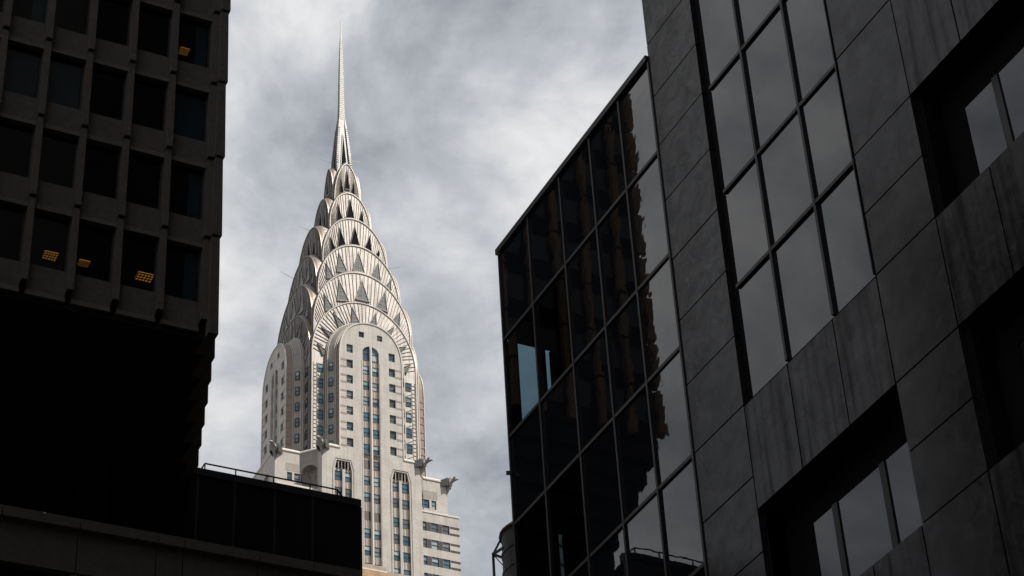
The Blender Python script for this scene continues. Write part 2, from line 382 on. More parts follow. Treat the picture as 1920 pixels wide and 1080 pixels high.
    # arched steel-edged cap on the bay outline
    ed = MB(); path = arch_path(BW, BZS, BH, 2.2, PAR)
    rings = [[tw(f, u+nx*a, d+b, z+nz*a) for a, b in ((-.02, .0), (.16, .0), (.16, .14), (-.02, .14))] for u, z, nx, nz in path]
    ed.tube(rings).build('bay_edge', M['coping'], tower)
def arch_path(w, zs, h, p, z0, n=40):
    pts = [(-w, z0)]
    for k in range(n+1):
        a = math.pi*(1-k/n); c, s_ = math.cos(a), math.sin(a)
        x = math.copysign(abs(c)**(2/p), c)*w; z = zs+(abs(s_)**(2/p))*h
        pts.append((x, z))
    pts.append((w, z0)); out = []
    for i, (x, z) in enumerate(pts):
        a = pts[max(0, i-1)]; b = pts[min(len(pts)-1, i+1)]; t = Vector((b[0]-a[0], b[1]-a[1])).normalized()
        out.append((x, z, -t.y, t.x))
    return out
def sweep(f, prof, zs, h0, p, z0, n=40):
    """loft an arch along inward distance: prof = [(d, half width)], the apex rising with the width"""
    mb = MB(); w0 = prof[0][1]; rings = []
    for d, w in prof: rings.append([tw(f, x, d, z) for x, z, _, _ in arch_path(w, zs, h0+(w-w0), p, z0, n)])
    return mb.tube(rings, close=False, caps=False)
def build_splay(f):
    d = DB[f]
    sweep(f, [(d, BW), (d-1.2, BW+.05)], BZS, BH, 2.2, 200).build('bay_return', M['tan'], tower, fix=False)
    for t in side_tops[1:]:
        for s in (-1, 1):
            for zz in (t-.42, t-1.95): fbox('return_band', f, min(s*(BW-.1), s*(BW+.09)), max(s*(BW-.1), s*(BW+.09)), d-1.15, d-.05, zz, zz+.4, M['tan2'])
    sweep(f, [(d-1.2, BW+.05), (d-1.22, BW+.33), (d-1.45, BW+.36), (d-1.5, BW+.55), (d-2.3, BW+1.3), (d-2.35, BW+1.48), (d-2.6, BW+1.51), (d-2.65, BW+1.68), (d-3.2, BW+1.72)], BZS, BH+.05, 2.2, 200).build('arch_reveal', M['wbrick_shade'], tower, fix=False)
    rg = MB()
    for dd, w in ((d-1.22, BW+.33), (d-1.5, BW+.55), (d-2.35, BW+1.48), (d-2.65, BW+1.68)):
        rings = [[tw(f, u+nx*a, dd+b, z+nz*a) for a, b in ((-.04, .0), (.05, .0), (.05, .06), (-.04, .06))] for u, z, nx, nz in arch_path(w, BZS, BH+w-BW, 2.2, 203)]
        rg.tube(rings)
    rg.build('arch_ring', M['coping'], tower)
    for k in range(6):
        zt = 221.35-PITCHZ*k
        for s in (-1, 1):
            p = tw(f, s*(BW+.92), d-1.9, zt-1.8)
            an = ROT[f] + (-s)*R(-43)
            nx, ny = math.sin(an), -math.cos(an)
            window(f, 0, 0, 0, .82, 1.75, rz=an, xyz=(p[0]+nx*.34, p[1]+ny*.34, p[2]))

# --- crown tiers
TIERS = [  # d, half width, spring z, height, exponent, lip depth, lip rise
    (11.0, 10.35, 223.8, 13.3, 2.0, .45, .50),
    (10.25, 9.75, 231.6, 13.0, 2.0, .5, .75),
    (8.65, 8.3, 240.2, 12.0, 2.05, .5, .75),
    (6.8, 6.65, 249.3, 10.8, 2.05, .5, .75),
    (4.5, 4.25, 259.8, 8.5, 2.05, .45, .7),
    (3.0, 2.65, 268.0, 9.0, 1.75, .4, .7)]
TRI = {0: [(2.4, 235.7, 4.2, 2.2), (6.2, 233.5, 4.0, 2.1), (8.6, 229.5, 3.3, 1.9), (9.35, 225.7, 2.6, 1.6)],
       1: [(0, 243.2, 5.0, 2.95), (4.7, 241.9, 4.9, 2.65), (7.75, 237.9, 3.9, 2.1)],
       2: [(0, 251.0, 5.0, 2.7), (4.1, 249.7, 4.7, 2.4), (6.75, 246.4, 3.6, 1.8)],
       3: [(0, 258.5, 5.4, 2.3), (3.2, 257.2, 5.2, 2.1), (5.15, 254.4, 4.2, 1.6)],
       4: [(0, 267.0, 5.8, 2.1), (2.6, 264.9, 4.6, 1.5)],
       5: [(0, 275.5, 5.2, 1.15), (1.4, 272.8, 3.8, .9)]}
def tier_top(k):
    d, w, zs, h, p, ld, lo = TIERS[k]
    g = lambda u: sup(u, w, zs, h, p)
    g.breaks = [s_*w*math.sin(R(a)) for s_ in (-1, 1) for a in range(5, 90, 5)] + [0]
    return g
def build_tier(f, k):
    d, w, zs, h, p, ld, lo = TIERS[k]
    if f == 'W': d = max(d-.55, w+.05); ld = min(ld*2.2, d*.45)
    zb = 200.0 if k == 0 else zs-4
    holes = []
    if k == 0:
        for i in range(6):
            zt = 221.36-PITCHZ*i
            for s in (-1, 1): holes.append((min(s*8.17, s*9.25), max(s*8.17, s*9.25), zt-1.8, zt, 1, 1))
    face = wall(f, d, -w, w, zb, tier_top(k), holes, .08 if f == 'W' else .1).build('crown_arch', M['steel'], tower, fix=False)
    for hh in holes: window(f, (hh[0]+hh[1])/2, d+.22, hh[2], 1.08, 1.8, parent=face)
    lox = .02
    lp = MB(); lp.tube([[tw(f, x, dd, z) for x, z, _, _ in arch_path(w+lox*q, zs, h+lo*q, p, zb, 48)] for dd, q in ((d, 0), (d-ld*.5, .7), (d-ld, 1))], close=False, caps=False)
    lp.build('arch_lip', M['rim'], face, fix=False)
    v2 = MB(); rings = [[tw(f, x, dd, z) for x, z, _, _ in arch_path(w+lox, zs, h+lo, p, zb, 48)] for dd in (d-ld, 0)]
    v2.tube(rings, close=False, caps=False).build('vault', M['steel'], face, fix=False)
    # seams along the vault flank, visible on the sides
    sv = MB(); ap = arch_path(w+lox+.02, zs, h+lo+.03, p, zb, 48)
    for (x, z, nx, nz) in ap[1:-1:2]:
        if z > zs: sv.bar(tw(f, x, d-ld-.02, z), tw(f, x, max(d-ld-2.6, .2), z), .07)
    sv.build('vault_seam', M['seam'], face, kind='stuff')
    # rolled edge: sunlit line and W-side shade put into its colour
    ed = MB(); rings = [[tw(f, u+nx*a, d+b, z+nz*a) for a, b in ((-.10, .0), (.07, -.02), (.07, .13), (-.10, .13))] for u, z, nx, nz in arch_path(w, zs, h, p, zb, 48)]
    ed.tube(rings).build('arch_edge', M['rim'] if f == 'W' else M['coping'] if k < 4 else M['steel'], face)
    # radiating standing seams
    rb = MB(); back = 13 if k == 0 else (32 if k < 4 else 26)
    c = (0, zs+h-back); n = max(9, int(w*2*1.25)); ln = 8.0 if k == 0 else 10.5
    ap = arch_path(w, zs, h, p, zs, 400)[1:-1]
    tot = 0; acc = [0]
    for a, b in zip(ap, ap[1:]): tot += math.hypot(a[0]-b[0], a[1]-b[1]); acc.append(tot)
    step = .82 if k < 3 else .66 if k < 5 else .5; m = int(tot/step); j = 0
    for i in range(1, m):
        s_ = tot*i/m
        while acc[j] < s_: j += 1
        x, z = ap[j][0], ap[j][1]; dx, dz = x-c[0], z-c[1]; q = math.hypot(dx, dz); dx /= q; dz /= q
        if k == 0 and z < 226.5: dx, dz = math.copysign(.93, x), .37
        l2 = ln if not (k == 0 and z < 226.5) else 2.2
        if k == 0 and abs(x) > 7: l2 = min(l2, 3.4)
        if x*dx > 0: l2 = min(l2, abs(x/dx)-.1 if abs(dx) > 1e-3 and abs(x/dx) > .4 else l2)
        rb.bar(tw(f, x-dx*.08, d+.045, z-dz*.08), tw(f, x-dx*l2, d+.045, z-dz*l2), .075 if k < 3 else .06, .08)
    rb.build('seam', M['seam'], face, kind='stuff')
    # triangular windows
    for (ux, za, hh, bw) in TRI[k]:
        for s in ((-1, 1) if ux else (1,)):
            x = s*ux; dx, dz = x, za-(zs+h-(13.5 if k == 0 else 30)); q = math.hypot(dx, dz); dx /= q; dz /= q
            if k == 0 and ux > 9: dx, dz = s*.62, .78
            A = (x, za); B = (x-dx*hh+dz*bw/2, za-dz*hh-dx*bw/2); C_ = (x-dx*hh-dz*bw/2, za-dz*hh+dx*bw/2)
            cx, cz = (A[0]+B[0]+C_[0])/3, (A[1]+B[1]+C_[1])/3
            inn = [(cx+(P[0]-cx)*(.9 if k >= 3 else .82), cz+(P[1]-cz)*(.9 if k >= 3 else .82)) for P in (A, B, C_)]
            fm = MB(); P3 = (A, B, C_)
            for i in range(3):
                j2 = (i+1) % 3
                o0, o1, i0, i1 = P3[i], P3[j2], inn[i], inn[j2]
                fm.hexa([tw(f, o0[0], d-.02, o0[1]), tw(f, o1[0], d-.02, o1[1]), tw(f, i1[0], d-.02, i1[1]), tw(f, i0[0], d-.02, i0[1]),
                         tw(f, o0[0], d+.2, o0[1]), tw(f, o1[0], d+.2, o1[1]), tw(f, i1[0], d+.26, i1[1]), tw(f, i0[0], d+.26, i0[1])])
            fo = fm.build('triangular_window', M['steel'] if k < 3 else M['tribar'], face)
            g = MB(); g.tube([[tw(f, a, d+.09, b) for a, b in inn], [tw(f, a, d+.13, b) for a, b in inn]])
            dark = k >= 3
            go = g.build('pane', M['tridark'] if dark else M['triglass'], face)
            go.parent = fo; 
            if not dark:
                bm_ = MB()
                for t_ in (.25, .5, .72):
                    a = (inn[0][0]+(inn[1][0]-inn[0][0])*(1-t_), inn[0][1]+(inn[1][1]-inn[0][1])*(1-t_)); b = (inn[0][0]+(inn[2][0]-inn[0][0])*(1-t_), inn[0][1]+(inn[2][1]-inn[0][1])*(1-t_))
                    bm_.bar(tw(f, a[0], d+.15, a[1]), tw(f, b[0], d+.15, b[1]), .06)
                bmid = ((inn[1][0]+inn[2][0])/2, (inn[1][1]+inn[2][1])/2); bm_.bar(tw(f, bmid[0], d+.15, bmid[1]), tw(f, inn[0][0], d+.15, inn[0][1]), .05)
                bo = bm_.build('glazing_bar', M['tribar'], face); bo.parent = fo
    if k == 0:      # ladder ornament and fan braces on the crown legs
        for s in (-1, 1):
            ld_ = MB()
            for i in range(22): fbox('', f, s*9.74-.22, s*9.74+.22, d+.0, d+.06, 203.2+i*.84, 203.31+i*.84, None, mb=ld_)
            for uu in (9.42, 10.05): fbox('', f, s*uu-.025, s*uu+.025, d+.0, d+.07, 202, 221.5, None, mb=ld_)
            ld_.build('ladder_ornament', M['seam'], face, fix=False)
            br = MB()
            for i in range(6):
                z = 221.36-1.8-PITCHZ*i-.3
                br.bar(tw(f, s*9.3, d+.05, z-.3), tw(f, s*8.05, d+.05, z-1.05), .09); br.bar(tw(f, s*9.3, d+.05, z-1.0), tw(f, s*8.05, d+.05, z-1.15), .07)
            br.build('fan_brace', M['tribar'], face)
for f in 'SWEN':
    for k in range(6): build_tier(f, k) if f in 'SWE' else None
for k in range(6):      # plain far side of the crown
    d, w, zs, h, p, ld, lo = TIERS[k]
    wall('N', d, -w, w, 200 if k == 0 else zs-4, tier_top(k)).build('crown_arch', M['steel'], tower, fix=False)
    v2 = MB(); rings = [[tw('N', x, dd, z) for x, z, _, _ in arch_path(w, zs, h, p, 200 if k == 0 else zs-4, 30)] for dd in (d, 0)]
    v2.tube(rings, close=False, caps=False).build('vault', M['steel'], tower, fix=False)
build_bay('S', True); build_bay('W', False); build_bay('E', False); 
for f in 'SWE': build_splay(f)

# --- spire
def sq(hw, z, rot=0): return [(AX+hw*a, AY+hw*b, z) for a, b in ((-1, -1), (1, -1), (1, 1), (-1, 1))]
MB().tube([sq(1.8, 272), sq(1.42, 277), sq(1.1, 283), sq(.72, 288.5), sq(.62, 290.5)]).build('spire_base', M['spire'], tower)
pr_ = [(290.5, .62), (296, .50), (301, .45), (305.6, .38), (309, .29), (312, .21), (315, .12), (317, .09), (319, .045)]
sp = MB().tube([sq(h_, z) for z, h_ in pr_]).build('needle', M['spire'], tower)
rb = MB()
for i in range(44):
    z = 290.8+i*.52
    hw = next(a[1]+(b[1]-a[1])*(z-a[0])/(b[0]-a[0]) for a, b in zip(pr_, pr_[1:]) if a[0] <= z <= b[0])
    rb.tube([sq(hw+.015, z), sq(hw+.03, z+.06), sq(hw+.012, z+.12)])
rb.build('needle_seam', M['rim'], sp, kind='stuff')
for s in ((-1, -1), (1, -1), (1, 1), (-1, 1)):
    def cp(r_, z, off): return (AX+s[0]*(r_+off), AY+s[1]*(r_+off), z)
    rings = []
    for z, r_, w_ in ((276.2, 1.46, .05), (278, 1.37, .32), (281, 1.21, .36), (285, .95, .33), (288.5, .70, .27), (291, .56, .06)):
        cx, cy = AX+s[0]*(r_+.05), AY+s[1]*(r_+.05); tx, ty = -s[1]*.7071, s[0]*.7071; ox, oy = s[0]*.7071, s[1]*.7071
        rings.append([(cx+tx*w_, cy+ty*w_, z), (cx+ox*w_*.9, cy+oy*w_*.9, z), (cx-tx*w_, cy-ty*w_, z), (cx-ox*.3, cy-oy*.3, z)])
    so_ = MB().tube(rings).build('corner_spear', M['spire'], tower)
    fl = MB()
    for i in range(18):
        z = 278.2+i*.58; r_ = 1.37-(z-278)*.063; w_ = .36-(z-278)*.008
        cx, cy = AX+s[0]*(r_+.07), AY+s[1]*(r_+.07); tx, ty = -s[1]*.7071, s[0]*.7071; ox, oy = s[0]*.7071, s[1]*.7071
        fl.bar((cx+tx*w_, cy+ty*w_, z), (cx+ox*w_*.93, cy+oy*w_*.93, z+.1), .09); fl.bar((cx+ox*w_*.93, cy+oy*w_*.93, z+.1), (cx-tx*w_, cy-ty*w_, z), .09)
    fl.build('spear_rib', M['rim'], so_, kind='stuff')
for f in 'SWEN':
    P = [(0, 286.0), (.58, 277.0), (-.58, 277.0)]
    hwz = lambda z: 1.42+(1.1-1.42)*(z-277)/6 if z < 283 else 1.1+(.72-1.1)*(z-283)/5.5
    g = MB(); g.tube([[tw(f, a, hwz(b)+.04, b) for a, b in P], [tw(f, a, hwz(b)+.09, b) for a, b in P]]).build('spire_opening', M['tridark'], tower)
    tr = MB()
    for a, b in ((P[0], P[1]), (P[0], P[2])):
        sgn = 1 if b[0] > 0 else -1
        tr.bar(tw(f, a[0]+sgn*.06, hwz(a[1])+.1, a[1]+.4), tw(f, b[0]+sgn*.16, hwz(b[1])+.1, b[1]-.5), .13)
    tr.build('spire_fin', M['spire'], tower)

# --- arms of the shaft below the crown
AXW, AYW = 16.6, 9.6
def brickbox(name, u0, u1, v0, v1, z0, z1, mat): return boxo(name, AX+u0, AX+u1, AY+v0, AY+v1, z0, z1, mat, tower)
# side faces of the front arm, facing left and right
mb = MB()
for s in (-1, 1):
    x = AX+s*9.5
    mb.quad((x, AY-14, 172), (x, AY-12.1, 172), (x, AY-12.1, PAR), (x, AY-14, PAR))
mb.quad((AX-9.5, AY-14, PAR), (AX+9.5, AY-14, PAR), (AX+9.5, AY, PAR), (AX-9.5, AY, PAR))
mb.build('arm_side', M['wbrick'], tower, fix=False)
# side arms: front wall with two windows each, end wall, roof
for s in (-1, 1):
    hl = []
    for a, b in ((11.48, 12.97), (13.4, 14.32)): hl.append((min(s*a, s*b), max(s*a, s*b), 196.25, 198.07, 1, 1))
    wall('S', AYW, min(s*11.85, s*AXW), max(s*11.85, s*AXW), 172, PAR, hl, .3).build('arm_wall', M['wbrick'], tower, fix=False)
    for h in hl: window('S', (h[0]+h[1])/2, AYW, 196.25, h[1]-h[0], 1.82)
    brickbox('tan_brick_panel', min(s*11.9, s*14.6), max(s*11.9, s*14.6), -AYW-.02, -AYW+.1, 198.35, 199.95, M['wbrick_shade'])
    # chamfered notch with an arched niche
    fA = Vector((AX+s*11.85, AY-9.6, 0)); fB = Vector((AX+s*9.5, AY-12.1, 0)); n_ = 24
    dirv = (fB-fA); Lc = dirv.length; dv = dirv/Lc; inn = Vector((-s*.0, 0, 0)); nrm = Vector((dv.y, -dv.x, 0)); 
    if nrm.dot(Vector((s, -1, 0))) < 0: nrm = -nrm
    ar = lambda t: 198.0+1.5*math.sqrt(max(0, 1-((t-Lc/2)/(Lc*.47))**2)) if abs(t-Lc/2) < Lc*.47 else 172
    mb = MB(); bk = MB()
    for i in range(n_):
        a, b = Lc*i/n_, Lc*(i+1)/n_
        pa, pb = fA+dv*a, fA+dv*b
        mb.quad((pa.x, pa.y, ar(a)), (pb.x, pb.y, ar(b)), (pb.x, pb.y, PAR), (pa.x, pa.y, PAR))
        if ar(a) > 190 and ar(b) > 190:
            qa, qb = pa-nrm*1.6, pb-nrm*1.6
            mb.quad((pa.x, pa.y, ar(a)), (pb.x, pb.y, ar(b)), (qb.x, qb.y, ar(b)), (qa.x, qa.y, ar(a)))
            bk.quad((qa.x, qa.y, 172), (qb.x, qb.y, 172), (qb.x, qb.y, ar(b)), (qa.x, qa.y, ar(a)))
    mb.build('notch_wall', M['wbrick_shade'], tower, fix=False); bk.build('niche_back', M['wbrick_shade'], tower, fix=False)
    for tt in (.25, .72):
        p = fA+dv*Lc*tt-nrm*1.45
        window('S', 0, 0, 0, .85, 1.8, rz=math.atan2(nrm.x, -nrm.y), xyz=(p.x, p.y, 196.2))
    # end wall facing sideways with hexagonal window bay
    f = 'W' if s < 0 else 'E'
    hl = [(-6.6, -3.8, 172, lambda u: 199.2-max(0, abs(abs(u)-5.2)-.9)*2.2, 1, 1, 6), (3.8, 6.6, 172, lambda u: 199.2-max(0, abs(abs(u)-5.2)-.9)*2.2, 1, 1, 6)]
    wall(f, AXW, -AYW, AYW, 172, PAR, hl, .5).build('arm_end_wall', M['wbrick'], tower, fix=False)
    for u in (-5.9, -4.5, 4.5, 5.9):
        for t in hex_tops: window(f, u, AXW-.1, t-1.8, 1.25, 1.8)
    for u in (-5.2, 5.2): fbox('bay_back', f, u-1.5, u+1.5, AXW-.6, AXW-.45, 172, 199.4, M['wbrick_shade'])
    mb = MB(); mb.quad((AX+s*8, AY-AYW, PAR), (AX+s*AXW, AY-AYW, PAR), (AX+s*AXW, AY+AYW, PAR), (AX+s*8, AY+AYW, PAR)); mb.build('arm_roof', M['coping'], tower, fix=False)
brickbox('shaft_core', -13, 13, -9.2, 13, 150, 201.9, M['wbrick_shade'])
# copings along the parapets
def coping(a, b, out):
    a = Vector((*a, 0)); b = Vector((*b, 0)); n = Vector((*out, 0)).normalized()
    mb = MB(); rings = []
    m = 10
    for i in range(m+1):
        t = i/m; p = a+(b-a)*t
        pr2 = [(-.5, 0.), (.14, 0.), (.16, .22), (-.12, .62), (-.5, .66)]
        rings.append([(AX+p.x+n.x*q, AY+p.y+n.y*q, PAR-.02+hh) for q, hh in pr2])
    return mb.tube(rings).build('parapet_coping', M['coping'], tower)
for s in (-1, 1):
    coping((s*6.3, -14), (s*9.3, -14), (0, -1)); coping((s*11.95, -9.6), (s*16.5, -9.6), (0, -1))
    coping((s*AXW, -9.4), (s*AXW, 9.4), (s, 0))
    coping((s*11.85, -9.6), (s*9.5, -12.1), (s, -1)); coping((s*9.5, -12.2), (s*9.5, -13.8), (s, 0))

# --- eagle gargoyles
def ring8(s, zc, hw, hh):
    return [(s, hw*math.cos(a)*(1 if abs(math.cos(a)) > .5 else 1), zc+hh*math.sin(a)) for a in [R(22.5+45*i) for i in range(8)]]
body = MB().tube([ring8(-2.4, .35, .5, .35), ring8(-1.2, .25, .95, .7), ring8(.1, .1, 1.02, .95), ring8(.75, .15, .8, .85), ring8(1.0, .32, .56, .62), ring8(1.35, .5, .46, .5), ring8(1.65, .66, .45, .47), ring8(1.95, .68, .40, .40), ring8(2.2, .6, .24, .27), ring8(2.5, .5, .12, .14), ring8(2.72, .34, .04, .06)])
eag = body.mesh('eagle_gargoyle', M['eagle'], smooth=False)
w_ = MB()
for s in (-1, 1):
    w_.hexa([(-1.6, s*.75, -1.0), (.5, s*1.0, -.95), (.5, s*1.14, -.95), (-1.7, s*1.2, -1.0), (-1.5, s*.75, .55), (.6, s*1.0, .9), (.6, s*1.14, .9), (-1.6, s*1.2, .5)])
    for i in range(4): w_.hexa([(-1.75, s*1.1, -.85+i*.38), (.4, s*1.12, -.8+i*.4), (.4, s*1.2, -.8+i*.4), (-1.75, s*1.27, -.85+i*.38), (-1.75, s*1.1, -.62+i*.38), (.4, s*1.12, -.55+i*.4), (.4, s*1.2, -.55+i*.4), (-1.75, s*1.27, -.62+i*.38)])
wing = w_.mesh('wing', M['eagle'])
cl_ = MB().tube([[(x, y*1.12, z) for x, y, z in ring8(.58, .18, 1.0, 1.05)], [(x, y*1.12, z) for x, y, z in ring8(.86, .22, 1.0, 1.05)]]).mesh('collar', M['eagle'])
br_ = MB().hexa([(-.9, -.1, -2.6), (.02, -.1, -2.6), (.02, .1, -2.6), (-.9, .1, -2.6), (-.9, -.45, -.5), (1.0, -.4, -.3), (1.0, .4, -.3), (-.9, .45, -.5)]).mesh('bracket', M['eagle'])
ey_ = MB()
for s in (-1, 1): ey_.box(1.68, 1.9, s*.46-.05, s*.46+.05, .74, .9)
ey_.box(1.55, 2.0, -.4, .4, 1.0, 1.14)
eye = ey_.mesh('brow', M['rim'])
for (x, y) in ((-9.5, -14), (9.5, -14), (-16.6, -9.6), (16.6, -9.6), (-16.6, 9.6), (16.6, 9.6)):
    an = math.atan2(math.copysign(1, y), math.copysign(1, x))
    o = put('eagle_gargoyle', eag, tower, (AX+x, AY+y, 202.2), an); o.scale = (.88, .8, .84)
    for nm, me in (('wing', wing), ('collar', cl_), ('bracket', br_), ('brow', eye)):
        c = bpy.data.objects.new(nm, me); col.objects.link(c); c.parent = o

# --- shoulders with banded windows
for s in (-1, 1):
    D_ = 12.5; hl = []
    tops = [191.6-3.42*k for k in range(5)]
    cols_ = ((9.72, 10.95), (11.8, 13.15), (13.98, 15.38))
    for t in tops:
        for a, b in cols_: hl.append((min(s*a, s*b), max(s*a, s*b), t-1.85, t, 1, 1))
    wall('S', D_, min(s*9.5, s*17.35), max(s*9.5, s*17.35), 168, 193.5, hl, .3).build('shoulder_wall', M['wbrick'], tower, fix=False)
    for h in hl: window('S', (h[0]+h[1])/2, D_, h[2], h[1]-h[0], 1.85)
    for t in tops:
        for a, b in ((10.98, 11.77), (13.18, 13.95)): fbox('dark_brick_panel', 'S', min(s*a, s*b), max(s*a, s*b), D_-.1, D_+.02, t-1.8, t-.02, M['dbrick'])
        for zz in (t-.5, t-1.85): fbox('dark_brick_band', 'S', min(s*15.44, s*17.33), max(s*15.44, s*17.33), D_-.1, D_+.02, zz, zz+.44, M['dbrick'])
    mb = MB(); x = AX+s*17.35
    mb.quad((x, AY-D_, 168), (x, AY+D_, 168), (x, AY+D_, 193.5), (x, AY-D_, 193.5)); mb.quad((AX+s*9.5, AY-D_, 193.5), (x, AY-D_, 193.5), (x, AY+D_, 193.5), (AX+s*9.5, AY+D_, 193.5))
    mb.build('shoulder_side', M['wbrick'], tower, fix=False)
    fbox('shoulder_coping', 'S', min(s*9.52, s*17.42), max(s*9.52, s*17.42), D_-.4, D_+.1, 193.5, 193.85, M['coping'])
brickbox('lower_shaft', -16.9, 16.9, -12.2, 14, 60, 172, M['wbrick_shade'])
brickbox('base_block', -30, 30, -28, 28, 0, 60, M['wbrick_shade'])
for (x, y, z, dx, dy) in ((-10.2, 3, 250.5, -1.6, -.3), (-6.5, 2, 262, -1.8, -.2), (-3.2, 0, 279, -1.5, .2), (4.2, -2, 269, 1.7, .2), (2.4, -1, 280, 1.4, .1), (8.9, -5, 252, 1.2, -.3)):
    a = Vector((AX+x, AY+y, z)); b = a+Vector((dx, dy, .35)); mb = MB(); mb.bar(a-Vector((dx, dy, .3)), b, .05)
    mb.build('antenna', M['rim'], tower)

# ================================================================== concrete office tower at the left
S1 = .54; YL = 54.0
def lx(u): return u*S1
def lz(u): return 1.7+u*S1
off1 = thing('concrete_office_tower', (12, YL, 0), 'dark precast concrete office tower with projecting fins and smoked windows, cut by the left edge', 'office building')
ROWS = range(0, 6); KS = range(-5, 6)
FX = lambda k: 18.78+2.69*k           # right edge of a fin
finw = .37
for r_ in ROWS:
    s0 = 75.15+6.2*r_
    for k in KS:
        x1 = FX(k); 
        # fin: deeper at its foot, open joint below
        if (r_, k) == (0, -5):
            def finmesh(h):
                mb = MB(); w = finw*S1
                mb.hexa([(-w, -.13, 0), (0, -.13, 0), (0, .34, 0), (-w, .34, 0), (-w, -.05, h), (0, -.05, h), (0, .34, h), (-w, .34, h)])
                return mb.mesh('fin', M['conc'])
            fm = finmesh(6.2*S1-.10); jm = MB().box(-finw*S1+.02, -.02, -.02, .3, 0, .12).mesh('fin_joint', M['black'])
        zb = 73.25 if r_ == 0 else 79.84+6.2*(r_-1)
        put('fin', fm, off1, (lx(x1), YL, lz(79.84+6.2*(r_-1))))
        put('fin_joint', jm, off1, (lx(x1), YL, lz(79.84+6.2*(r_-1))-.12))
        if k < 5:
            a, b = lx(x1)+.004, lx(FX(k+1)-finw)-.004
            # spandrel panel with a sloping foot
            z0, z1 = lz(s0-2.25), lz(s0)-.03
            mb = MB(); nmk = 'sp%d' % 0
            if nmk not in _cache:
                w = b-a; h = z1-z0
                mb.hexa([(0, .06, 0), (w, .06, 0), (w, .42, 0), (0, .42, 0), (0, .10, .2), (w, .10, .2), (w, .42, .2), (0, .42, .2)])
                mb.hexa([(0, .14, .2), (w, .14, .2), (w, .42, .2), (0, .42, .2), (0, .14, h), (w, .14, h), (w, .42, h), (0, .42, h)])
                _cache[nmk] = mb.mesh('spandrel_panel', M['conc'])
                fr = MB(); H = 3.95*S1
                fr.box(0, w, .24, .34, 0, .06); fr.box(0, w, .26, .34, H-.05, H); fr.box(0, .05, .26, .34, .06, H-.05); fr.box(w-.05, w, .26, .34, .06, H-.05)
                _cache['lwf'] = fr.mesh('window', M['frame'])
                _cache['lwg'] = MB().box(.05, w-.05, .30, .32, .06, H-.05).mesh('pane', M['lglass'])
                _cache['lwb'] = MB().box(w*.62, w-.06, .40, .42, .06, H-.05).mesh('blind', M['blind'])
                _cache['lwb2'] = MB().box(.06, w*.28, .40, .42, .06, H-.05).mesh('blind', M['blind'])
                _cache['lwb3'] = MB().box(.06, w-.06, .40, .42, .06, H-.05).mesh('blind', M['blind'])
            put('spandrel_panel', _cache[nmk], off1, (a, YL, z0))
            wn = put('window', _cache['lwf'], off1, (a, YL, lz(s0)))
            c = bpy.data.objects.new('pane', _cache['lwg']); col.objects.link(c); c.parent = wn
            bl = {(3, 4): 'lwb', (1, 4): 'lwb', (0, 0): 'lwb2', (0, -1): 'lwb', (3, 0): 'lwb', (2, 0): 'lwb3', (2, 1): 'lwb3', (2, 4): 'lwb3', (4, 2): 'lwb3', (0, 4): 'lwb'}.get((r_, k))
            if bl: c = bpy.data.objects.new('blind', _cache[bl]); col.objects.link(c); c.parent = wn
    # ceiling / floor slab
    x0 = lx(FX(-5)-1); zc0 = lz(s0+3.95)+.01
    boxo('floor_slab', x0, lx(32.4), YL+.43, YL+7, zc0, lz(s0+6.17), M['black'], off1)
boxo('floor_slab', x0, lx(32.4), YL+.43, YL+7, lz(72.95), lz(75.12), M['black'], off1)
boxo('core_wall', x0, lx(32.4), YL+7, YL+9.3, lz(72.95), lz(112.3), M['black'], off1)
boxo('roof_slab', x0, lx(33), YL+.1, YL+9.3, lz(112.35), lz(113.5), M['conc'], off1)
# serrated east side: stepped corner panels with fins
for i in range(7):
    xa = lx(32.85+.63*i); ya = (99.56+2.41*i)*S1
    for r_ in range(-1, 6):
        zb = lz(72.5+6.2*r_) if r_ >= 0 else None
        if zb is None: continue
        z0 = lz(72.55) if r_ == 0 else lz(79.84+6.2*(r_-1))
        z1 = lz(79.84+6.2*r_)-.10
        mb = MB()
        mb.hexa([(-.33, -.05, 0), (0, -.05, 0), (0, 1.26, 0), (-.33, 1.26, 0), (-.33, -.02, z1-z0), (-.06, -.02, z1-z0), (-.06, 1.26, z1-z0), (-.33, 1.26, z1-z0)])
        put('corner_panel', mb.mesh('corner_panel', M['conc']), off1, (xa, ya, z0))
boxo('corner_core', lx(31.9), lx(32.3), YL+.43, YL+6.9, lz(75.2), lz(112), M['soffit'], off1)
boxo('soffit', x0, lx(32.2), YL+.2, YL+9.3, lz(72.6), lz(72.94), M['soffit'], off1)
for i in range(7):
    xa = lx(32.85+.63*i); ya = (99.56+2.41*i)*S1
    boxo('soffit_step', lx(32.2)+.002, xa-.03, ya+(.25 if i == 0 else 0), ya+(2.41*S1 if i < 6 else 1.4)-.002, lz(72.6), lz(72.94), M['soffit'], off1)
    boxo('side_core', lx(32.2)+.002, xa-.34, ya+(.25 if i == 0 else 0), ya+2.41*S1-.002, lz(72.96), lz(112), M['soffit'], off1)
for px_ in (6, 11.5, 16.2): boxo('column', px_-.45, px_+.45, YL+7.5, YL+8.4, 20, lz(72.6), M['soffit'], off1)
boxo('base_wall', x0-4, 20.05, YL+8.5, YL+9.4, 0, lz(72.6), M['soffit'], off1)
